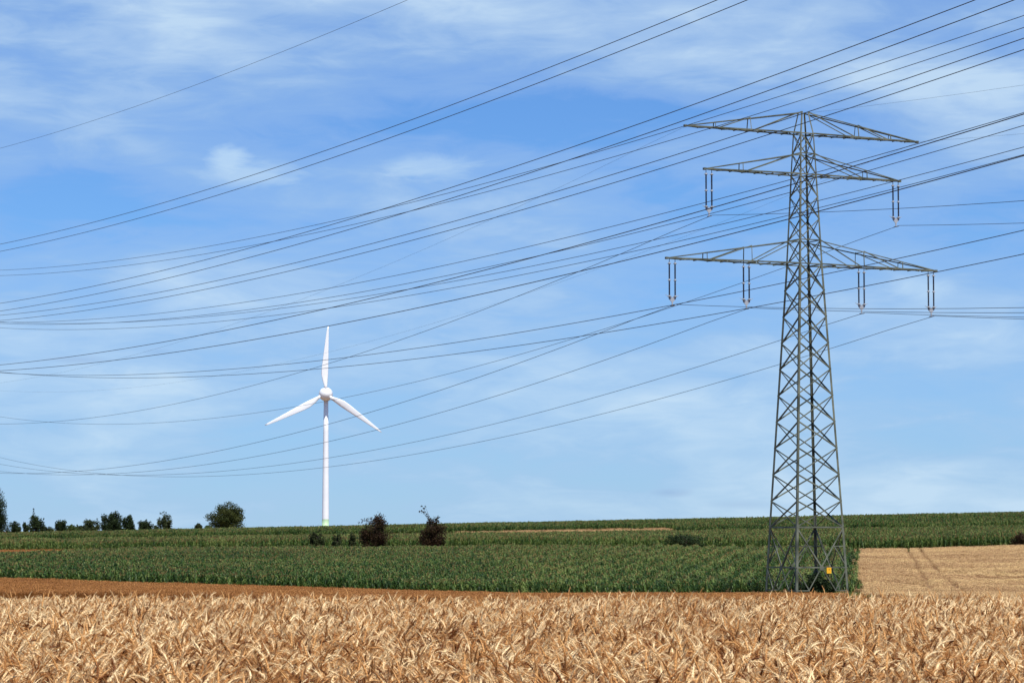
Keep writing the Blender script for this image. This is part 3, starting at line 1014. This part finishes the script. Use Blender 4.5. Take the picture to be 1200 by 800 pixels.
tree('bush', 'bush', 'low olive scrub between the small olive bush and the plum bush', 396, 625.5, 15, YB, 'leaf_olive', 'bush', 24, G2, low=0.05, n=800, leaf=0.28)
tree('bush', 'bush', 'slim olive shrub close to the left of the plum bush', 413, 622, 10, YB, 'leaf_olive', 'tall', 25, G2, low=0.05, n=600, leaf=0.28)
tree('bush', 'bush', 'wide low dark scrub left of the pylon on the corn edge', 804, 624.5, 54, YB, 'leaf_dark', 'bush', 26, G2, low=0.05, n=3200, leaf=0.26)
tree('bush', 'bush', 'dark brown bush at the right edge behind the tan field', 1197, 622.5, 26, YB, 'leaf_plum', 'bush', 27, G2, low=0.05, n=2400, leaf=0.26)
tree('bush', 'bush', 'dark shrub growing between the legs of the steel pylon', 958, 671, 42, 295.0, 'leaf_dark', 'bush', 28, G2, low=0.05, n=3600, leaf=0.2)

# ------------------------------------------------------------------ wind turbine
TY = 1428.0


def build_turbine():
    hub = at(381.0, 461.5, TY)
    x = hub.x
    zb = gz(x, TY)
    hz = hub.z - zb
    root = empty('wind_turbine', (x + 0.3, TY, zb), math.radians(0))
    tag(root, 'white three-bladed wind turbine standing beyond the corn on the hill', 'wind turbine')
    OY = 2.9                                # the tower stands behind the rotor
    rt, rb = 1.15, 1.78
    top = hz - 2.4
    g = Geo()
    h1 = 4.6
    r1 = rb + (rt - rb) * h1 / top
    g.lathe([(r1, h1)] + [(rb + (rt - rb) * t, top * t) for t in (0.25, 0.5, 0.75)] + [(rt, top), (0.3, top + 0.01)], 28, org=(0, OY, 0))
    g.build('tower', M['white'], root, smooth=True)
    g = Geo()
    g.lathe([(rb + 0.25, -1.0), (rb + 0.25, 0.3), (rb, 0.31), (r1, h1)], 28, org=(0, OY, 0))
    g.build('tower_base', M['green'], root, smooth=True)
    # egg-shaped nacelle along y, rotor at the camera end
    g = Geo()
    prof = []
    for i in range(15):
        t = i / 14
        y = -0.9 + 8.6 * t
        r = 3.5 * math.sqrt(max(0.0, 1 - ((y - 0.8) / 6.95) ** 2)) if y > 0.8 else 3.5 * math.sqrt(max(0, 1 - ((y - 0.8) / 6.0) ** 2))
        prof.append((max(r, 0.02), y))
    g.lathe(prof, 28, 'y', org=(0, 0, hz))
    g.build('nacelle', M['white'], root, smooth=True)
    g = Geo()
    prof = [(0.02, -4.3), (0.8, -4.2), (1.6, -3.9), (2.3, -3.3), (2.85, -2.5), (3.2, -1.6), (3.33, -1.05), (3.2, -1.0)]
    g.lathe(prof, 28, 'y', org=(0, 0, hz))
    g.build('hub', M['white'], root, smooth=True)
    secs = [(2.3, 1.5, 1.5, 0.50), (4.0, 1.6, 1.35, 0.45), (6.5, 2.5, 0.95, 0.32), (9.5, 3.3, 0.75, 0.28), (13, 3.15, 0.58, 0.27), (18, 2.55, 0.42, 0.27),
            (23, 1.95, 0.32, 0.27), (28, 1.35, 0.22, 0.28), (31.5, 0.85, 0.14, 0.3), (33.2, 0.25, 0.06, 0.4)]
    first = None
    for k, ang in enumerate((2.2, 124.5, 242.6)):
        g = Geo()
        n = 12
        for si, (rr, ch, th, le) in enumerate(secs):
            tw = math.radians(16 * max(0.0, 1 - rr / 33) ** 1.5 + 2)
            for j in range(n):
                t = 2 * math.pi * j / n
                cx = (0.5 + 0.5 * math.cos(t)) - le       # 0 at the leading edge
                tk = math.sin(t) * 0.5 * (1.0 if si < 2 else (0.35 + 0.9 * (1 - (0.5 + 0.5 * math.cos(t)))))
                c, d = -cx * ch, tk * th
                g.v.append((c * math.cos(tw) - d * math.sin(tw), c * math.sin(tw) + d * math.cos(tw), rr))
        for si in range(len(secs) - 1):
            for j in range(n):
                j2 = (j + 1) % n
                g.f.append((si * n + j, si * n + j2, (si + 1) * n + j2, (si + 1) * n + j))
        g.f.append(tuple(range(n))[::-1])
        g.f.append(tuple((len(secs) - 1) * n + j for j in range(n)))
        if first is None:
            b = g.build('blade', M['white'], root, smooth=True)
            first = b
        else:
            b = first.copy()
            C.objects.link(b)
            b.parent = root
        b.location = (0, -2.1, hz)
        b.rotation_euler = (0, math.radians(ang), 0)
        b.scale = (1.05, 1.0, 1.03)


build_turbine()

# ------------------------------------------------------------------ lattice pylon
TH = math.radians(25.0)
PX, PY = 30.35, 294.0
PZ = -5.15                                  # foot of the pylon relative to the eye
U = Vector((-math.sin(TH), math.cos(TH)))   # along the line, away from the camera
NV = Vector((math.cos(TH), math.sin(TH)))   # along the cross arms
HWZ = [-0.0, 34.3, 43.6, 47.9, 50.3]
HWV = [3.18, 1.38, 1.0, 0.80, 0.40]


def hw(z):
    return float(np.interp(z, HWZ, HWV))


ARMS = [  # lower chord z, upper chord root z, tip offset, post positions, insulator offsets
    (34.25, 36.75, 16.15, (0.36, 0.70), (15.55, 6.92)),
    (43.6, 45.8, 11.72, (0.60,), (11.25,)),
    (47.9, 50.2, 13.95, (0.43, 0.74), ()),
]


def build_pylon():
    root = empty('transmission_tower', (PX, PY, PZ + CAM_Z), TH)
    tag(root, 'grey steel lattice pylon with three cross arms at the edge of the corn', 'pylon')
    st = M['steel']

    def cn(sx, sy, z):
        h = hw(z)
        return Vector((sx * h, sy * h, z))
    lev = [7.05]
    n_low = 10
    for i in range(n_low):
        lev.append(7.05 + (34.25 - 7.05) * (i + 1) / n_low)
    lev += [36.75, 39.0, 41.3, 43.6, 45.8, 47.9]
    breaks = [-0.8, 7.05, 34.25, 43.6, 47.9, 50.3]
    for sx in (-1, 1):
        for sy in (-1, 1):
            g = Geo()
            for a, b in zip(breaks[:-1], breaks[1:]):
                w = 0.25 if b < 20 else (0.22 if b < 35 else 0.17 if b < 45 else 0.13)
                g.angle(cn(sx, sy, a), cn(sx, sy, b), (-sx, 0, 0), (0, -sy, 0), w, 0.03)
            if sx == 1 and sy == 1:         # step bolts up one leg
                z = 3.0
                k = 0
                while z < 47:
                    p = cn(sx, sy, z)
                    g.angle(p, p + (Vector((-0.24, 0, 0)) if k % 2 else Vector((0, -0.24, 0))), (0, 0, 1), (0, 1, 0) if k % 2 else (1, 0, 0), 0.035, 0.03)
                    z += 0.42
                    k += 1
            g.build('leg', st, root)
    # bracing of the four faces
    faces = [((-1, -1), (1, -1), (0, -1, 0)), ((1, -1), (1, 1), (1, 0, 0)), ((1, 1), (-1, 1), (0, 1, 0)), ((-1, 1), (-1, -1), (-1, 0, 0))]
    for (s0, s1, nrm) in faces:
        g = Geo()
        nv = Vector(nrm)
        inn = -nv

        def P(u, z):                        # u from 0 to 1 across the face
            return cn(*s0, z) * (1 - u) + cn(*s1, z) * u

        def bar(a, b, w, off=0.0):
            g.angle(a + inn * (0.03 + off), b + inn * (0.03 + off), inn, (0, 0, 1), w, 0.02)
        for i in range(len(lev) - 1):
            z0, z1 = lev[i], lev[i + 1]
            w = 0.125 if z1 < 36 else 0.10
            bar(P(0, z1), P(1, z0), w)
            bar(P(1, z1), P(0, z0), w, 0.035)
        for z in (7.05, 34.25, 36.75, 43.6, 45.8, 47.9):
            bar(P(0, z), P(1, z), 0.15 if z < 10 else 0.11)
        # foot panel: V from the ring to the middle of a tie, then W down to the ground
        zr, zm, zl, zh = 7.05, 2.95, 0.62, 5.15
        bar(P(0, zr), P(0.5, zm), 0.14)
        bar(P(1, zr), P(0.5, zm), 0.14)
        bar(P(0, zm), P(1, zm), 0.13)
        q0, q1 = 0.25, 0.75
        bar(P(0, zm), P(q0, zl), 0.11)
        bar(P(0.5, zm), P(q0, zl), 0.11)
        bar(P(0.5, zm), P(q1, zl), 0.11)
        bar(P(1, zm), P(q1, zl), 0.11)
        bar(P(0, zl), P(q0, zl), 0.11)
        bar(P(1, zl), P(q1, zl), 0.11)
        t = (zr - zh) / (zr - zm) * 0.5
        bar(P(0, zh), P(t, zh), 0.09)
        bar(P(1, zh), P(1 - t, zh), 0.09)
        bar(P(0, zm), P(t, zh), 0.09)
        bar(P(1, zm), P(1 - t, zh), 0.09)
        # gusset where the foot bars meet
        c = P(0.5, zm)
        tan = (cn(*s1, zm) - cn(*s0, zm)).normalized()
        vs = [c + nv * 0.012 + tan * a * 0.26 + Vector((0, 0, b * 0.24)) for a, b in ((-1, -0.5), (-0.5, -1), (0.5, -1), (1, -0.5), (1, 0.5), (0.5, 1), (-0.5, 1), (-1, 0.5))]
        vs2 = [v - nv * 0.02 for v in vs]
        g.add(vs + vs2, [tuple(range(8)), tuple(range(15, 7, -1))] + [(i, i + 8, (i + 1) % 8 + 8, (i + 1) % 8) for i in range(8)])
        g.build('face_bracing', st, root)
    # cross arms
    for ai, (zb, zt, tip, posts, ins) in enumerate(ARMS):
        for sx in (-1, 1):
            g = Geo()
            hb, ht = hw(zb), hw(zt)

            def low(t, sy):                 # t 0 at the body, 1 at the tip
                return Vector((sx * (hb + (tip - hb) * t), sy * (hb + (0.14 - hb) * t), zb))

            def upp(t, sy):
                return Vector((sx * (ht + (tip - ht) * t), sy * (ht + (0.12 - ht) * t), zt + (zb + 0.12 - zt) * t))
            for sy in (-1, 1):
                g.angle(low(0, sy), low(1, sy), (0, -sy, 0), (0, 0, 1), 0.145, 0.025)
                g.angle(upp(0, sy), upp(1, sy), (0, -sy, 0), (0, 0, -1), 0.105, 0.02)
                prev_t = 0.0
                for t in posts:
                    tu = t
                    # match x between both chords
                    xl = low(t, sy).x
                    tu = (abs(xl) - ht) / (tip - ht)
                    g.angle(low(t, sy), upp(tu, sy), (0, -sy, 0), (sx, 0, 0), 0.075, 0.02)
                    pu = 0.0 if prev_t == 0 else (abs(low(prev_t, sy).x) - ht) / (tip - ht)
                    tl = prev_t + (t - prev_t) * 0.93
                    g.angle(upp(pu, sy), low(tl, sy), (0, -sy, 0), (0, 0, 1), 0.095, 0.02)
                    prev_t = t
                if len(posts) > 1:
                    pu = (abs(low(posts[-1], sy).x) - ht) / (tip - ht)
            # floor of the arm: ladder and zigzag
            nst = 9 if tip > 13 else 7
            for i in range(nst):
                t0, t1 = i / nst, (i + 1) / nst * 0.985
                a, b = (-1, 1) if i % 2 else (1, -1)
                g.angle(low(t0, a) + Vector((0, 0, 0.02)), low(t1, b) + Vector((0, 0, 0.02)), (0, 0, -1), (0, b, 0), 0.07, 0.02)
                if i:
                    g.angle(low(t0, -1) + Vector((0, 0, -0.02)), low(t0, 1) + Vector((0, 0, -0.02)), (0, 0, -1), (sx, 0, 0), 0.075, 0.02)
            for t in posts:
                xl = abs(low(t, 1).x)
                tu = (xl - ht) / (tip - ht)
                g.angle(upp(tu, -1), upp(tu, 1), (0, 0, -1), (sx, 0, 0), 0.07, 0.02)
            g.box((sx * (tip + 0.02), 0, zb + 0.06), 0.28, 0.32, 0.22)
            arm = g.build('cross_arm', st, root)
            for e in ins:
                for d in (-0.33, 0.33):
                    x = sx * e + d
                    g = Geo()
                    prof = [(0.035, zb + 0.05), (0.035, zb - 0.42)]
                    for (za, zc) in ((zb - 0.42, zb - 2.02), (zb - 2.30, zb - 3.92)):
                        nn = 20
                        for i in range(nn):
                            zz = za + (zc - za) * (i + 0.2) / nn
                            prof += [(0.065, zz), (0.118, zz - 0.022), (0.065, zz - 0.038)]
                        prof += [(0.05, zc), (0.05, zc - 0.2)]
                    g.lathe(prof, 8, org=(x, 0, 0))
                    a_ = g.build('insulator', M['porcelain'], root)
                    sd = -1 if d < 0 else 1
                    for zz, R_ in ((zb - 0.46, 0.17), (zb - 2.16, 0.15), (zb - 3.80, 0.20)):
                        f = Geo()
                        f.lathe([(0.10, zz + 0.1), (0.10, zz), (R_, zz), (R_ + 0.03, zz - 0.03), (R_, zz - 0.06), (0.10, zz - 0.06), (0.10, zz - 0.1)], 12, org=(x, 0, 0))
                        if R_ > 0.18:
                            f.angle((x + sd * 0.15, 0, zz - 0.03), (x + sd * 0.44, 0, zz + 0.08), (0, 0, 1), (0, 1, 0), 0.04, 0.035)
                        f.build('arcing_ring', M['fitting'], a_)
                y_ = Geo()
                xc = sx * e
                for yy in (-0.03,):
                    pts = [(xc - 0.42, zb - 3.90), (xc + 0.42, zb - 3.90), (xc + 0.42, zb - 4.06), (xc + 0.07, zb - 4.42), (xc + 0.06, zb - 4.78), (xc - 0.06, zb - 4.78), (xc - 0.07, zb - 4.42), (xc - 0.42, zb - 4.06)]
                    fr = [(px, -0.03, pz) for px, pz in pts]
                    bk = [(px, 0.03, pz) for px, pz in pts]
                    y_.add(fr + bk, [tuple(range(8)), tuple(range(15, 7, -1))] + [(i, i + 8, (i + 1) % 8 + 8, (i + 1) % 8) for i in range(8)])
                y_.angle((xc, -0.45, zb - 4.74), (xc, 0.45, zb - 4.74), (0, 0, -1), (1, 0, 0), 0.09, 0.08)
                y_.build('yoke_plate', M['fitting'], root)
    return root


tower = build_pylon()


def build_sign():
    # yellow danger plate hanging on the near face of the pylon
    h = hw(2.5)
    z0 = PZ + CAM_Z
    lx = 0.80                               # along the face, right of the middle
    loc = Vector((PX, PY, 0)) + Vector((NV.x, NV.y, 0)) * lx - Vector((U.x, U.y, 0)) * (h + 0.06) + Vector((0, 0, z0 + 2.72))
    root = empty('warning_sign', loc, TH)
    tag(root, 'small yellow warning plate fixed to the lower bars of the pylon', 'sign')
    g = Geo()
    w, hh, r = 0.27, 0.30, 0.05
    out = []
    for cx, cy, a0 in ((w - r, hh - r, 0), (-w + r, hh - r, 90), (-w + r, -hh + r, 180), (w - r, -hh + r, 270)):
        for k in range(5):
            t = math.radians(a0 + k * 22.5)
            out.append((cx + r * math.cos(t), cy + r * math.sin(t)))
    n = len(out)
    fr = [(x, -0.01, y) for x, y in out]
    bk = [(x, 0.01, y) for x, y in out]
    g.add(fr + bk, [tuple(range(n))[::-1], tuple(range(n, 2 * n))] + [(i, (i + 1) % n, (i + 1) % n + n, i + n) for i in range(n)])
    g.build('plate', M['yellow'], root)
    b = Geo()                               # faint dark mark in the upper half
    bolt = [(0.02, 0.20), (-0.07, 0.06), (-0.01, 0.06), (-0.04, -0.04), (0.07, 0.10), (0.015, 0.10), (0.06, 0.20)]
    fr = [(x, -0.016, y) for x, y in bolt]
    bk = [(x, -0.0105, y) for x, y in bolt]
    m = len(bolt)
    b.add(fr + bk, [tuple(range(m)), tuple(range(2 * m - 1, m - 1, -1))] + [(i, i + m, (i + 1) % m + m, (i + 1) % m) for i in range(m)])
    b.build('symbol', M['black'], root)


build_sign()

# ------------------------------------------------------------------ overhead cables
def cable(e, zf, s0, s1, rad, label, group):
    """Sagging cable at offset e from the pylon axis; zf gives its height relative to the eye."""
    ss = np.linspace(s0, s1, 90)
    o = Vector((PX, PY)) + NV * e
    pts = [(o.x + U.x * s, o.y + U.y * s, zf(s) + CAM_Z) for s in ss]
    g = Geo()
    g.tube(pts, [rad] * len(pts), 6)
    ob = g.build('power_cable', M['cable'], None, smooth=True)
    tag(ob, label, 'power cable', group)


def span(z0, b, c, b2=-0.098, c2=2.7e-4):
    return lambda s: z0 + b * s + c * s * s if s >= 0 else z0 + b2 * (-s) + c2 * s * s


GA = 'cables carried by the pylon'
ZI = PZ
for e, z0, b, c, lab in (
        (-11.25, 33.78, -0.1129, 2.699e-4, 'cable hung from the left insulator of the middle cross arm'),
        (11.25, 33.80, -0.1091, 2.609e-4, 'cable hung from the right insulator of the middle cross arm'),
        (-15.55, 24.50, -0.1148, 2.78e-4, 'cable hung from the outer left insulator of the lowest arm'),
        (-6.92, 24.45, -0.1167, 2.84e-4, 'cable hung from the inner left insulator of the lowest arm'),
        (6.92, 24.45, -0.1120, 2.665e-4, 'cable hung from the inner right insulator of the lowest arm'),
        (15.55, 24.40, -0.1130, 2.68e-4, 'cable hung from the outer right insulator of the lowest arm')):
    cable(e, span(z0 - 0.03, b, c), -340, 415, 0.026, lab, GA)
for e, lab in ((-13.97, 'thin earth wire from the left tip of the top cross arm'), (13.9, 'thin earth wire from the right tip of the top cross arm')):
    cable(e, span(42.83, -0.1090, 2.35e-4, -0.092, 2.5e-4), -340, 415, 0.009, lab, GA)

GB = 'cables of the nearer line crossing the sky'
LINE = [
    (-75.0, 2.3000e-04, 0.03985, 39.884, 0.013, 'thin lone wire crossing the upper left corner of the sky'),
    (-84.0, 2.6074e-04, 0.04106, 27.713, 0.019, 'upper cable of the steep pair leaving the top edge left of the pylon'),
    (-84.0, 2.6313e-04, 0.04094, 27.043, 0.019, 'lower cable of the steep pair leaving the top edge left of the pylon'),
    (-85.0, 2.6441e-04, 0.03766, 22.047, 0.019, 'upper of the two cables leaving the top edge above the pylon'),
    (-85.0, 2.6317e-04, 0.03690, 21.343, 0.019, 'lower of the two cables leaving the top edge above the pylon'),
    (-65.5, 2.6846e-04, 0.03885, 28.061, 0.018, 'highest cable on the right edge, touching the left tip of the top arm'),
    (-65.5, 2.7131e-04, 0.03895, 27.396, 0.018, 'second highest cable on the right edge, crossing the top arm near its left end'),
    (-79.0, 2.6817e-04, 0.03758, 21.845, 0.019, 'third highest cable on the right edge, crossing just at the pylon peak'),
    (-79.0, 2.6580e-04, 0.03717, 21.335, 0.019, 'fourth highest cable on the right edge, crossing just below the pylon peak'),
    (-63.0, 2.5861e-04, 0.02979, 22.736, 0.019, 'top cable of the bunch passing between the top and middle arm tips'),
    (-89.5, 2.6370e-04, 0.04234, 15.974, 0.020, 'steeper cable merging with another under the right tip of the top arm'),
    (-63.0, 2.9318e-04, 0.03395, 22.014, 0.019, 'third cable down in the bunch right of the top arm tip'),
    (-58.5, 2.6688e-04, 0.03293, 22.452, 0.019, 'cable passing just behind the right tip of the middle arm'),
    (-58.5, 2.6496e-04, 0.03136, 21.857, 0.019, 'upper of two merging cables crossing the right insulator of the middle arm'),
    (-89.5, 2.6851e-04, 0.05048, 15.624, 0.020, 'lower of two merging cables crossing the right insulator of the middle arm'),
    (-67.5, 2.6601e-04, 0.03738, 16.216, 0.020, 'cable crossing the right half of the lowest arm'),
    (-67.5, 2.7592e-04, 0.04449, 15.782, 0.020, 'cable touching the right tip of the lowest arm'),
]
for e, c, b, z0, r, lab in LINE:
    cable(e, (lambda s, c=c, b=b, z0=z0: z0 + b * s + c * s * s), -277, 140, r * 1.05, lab, GB)
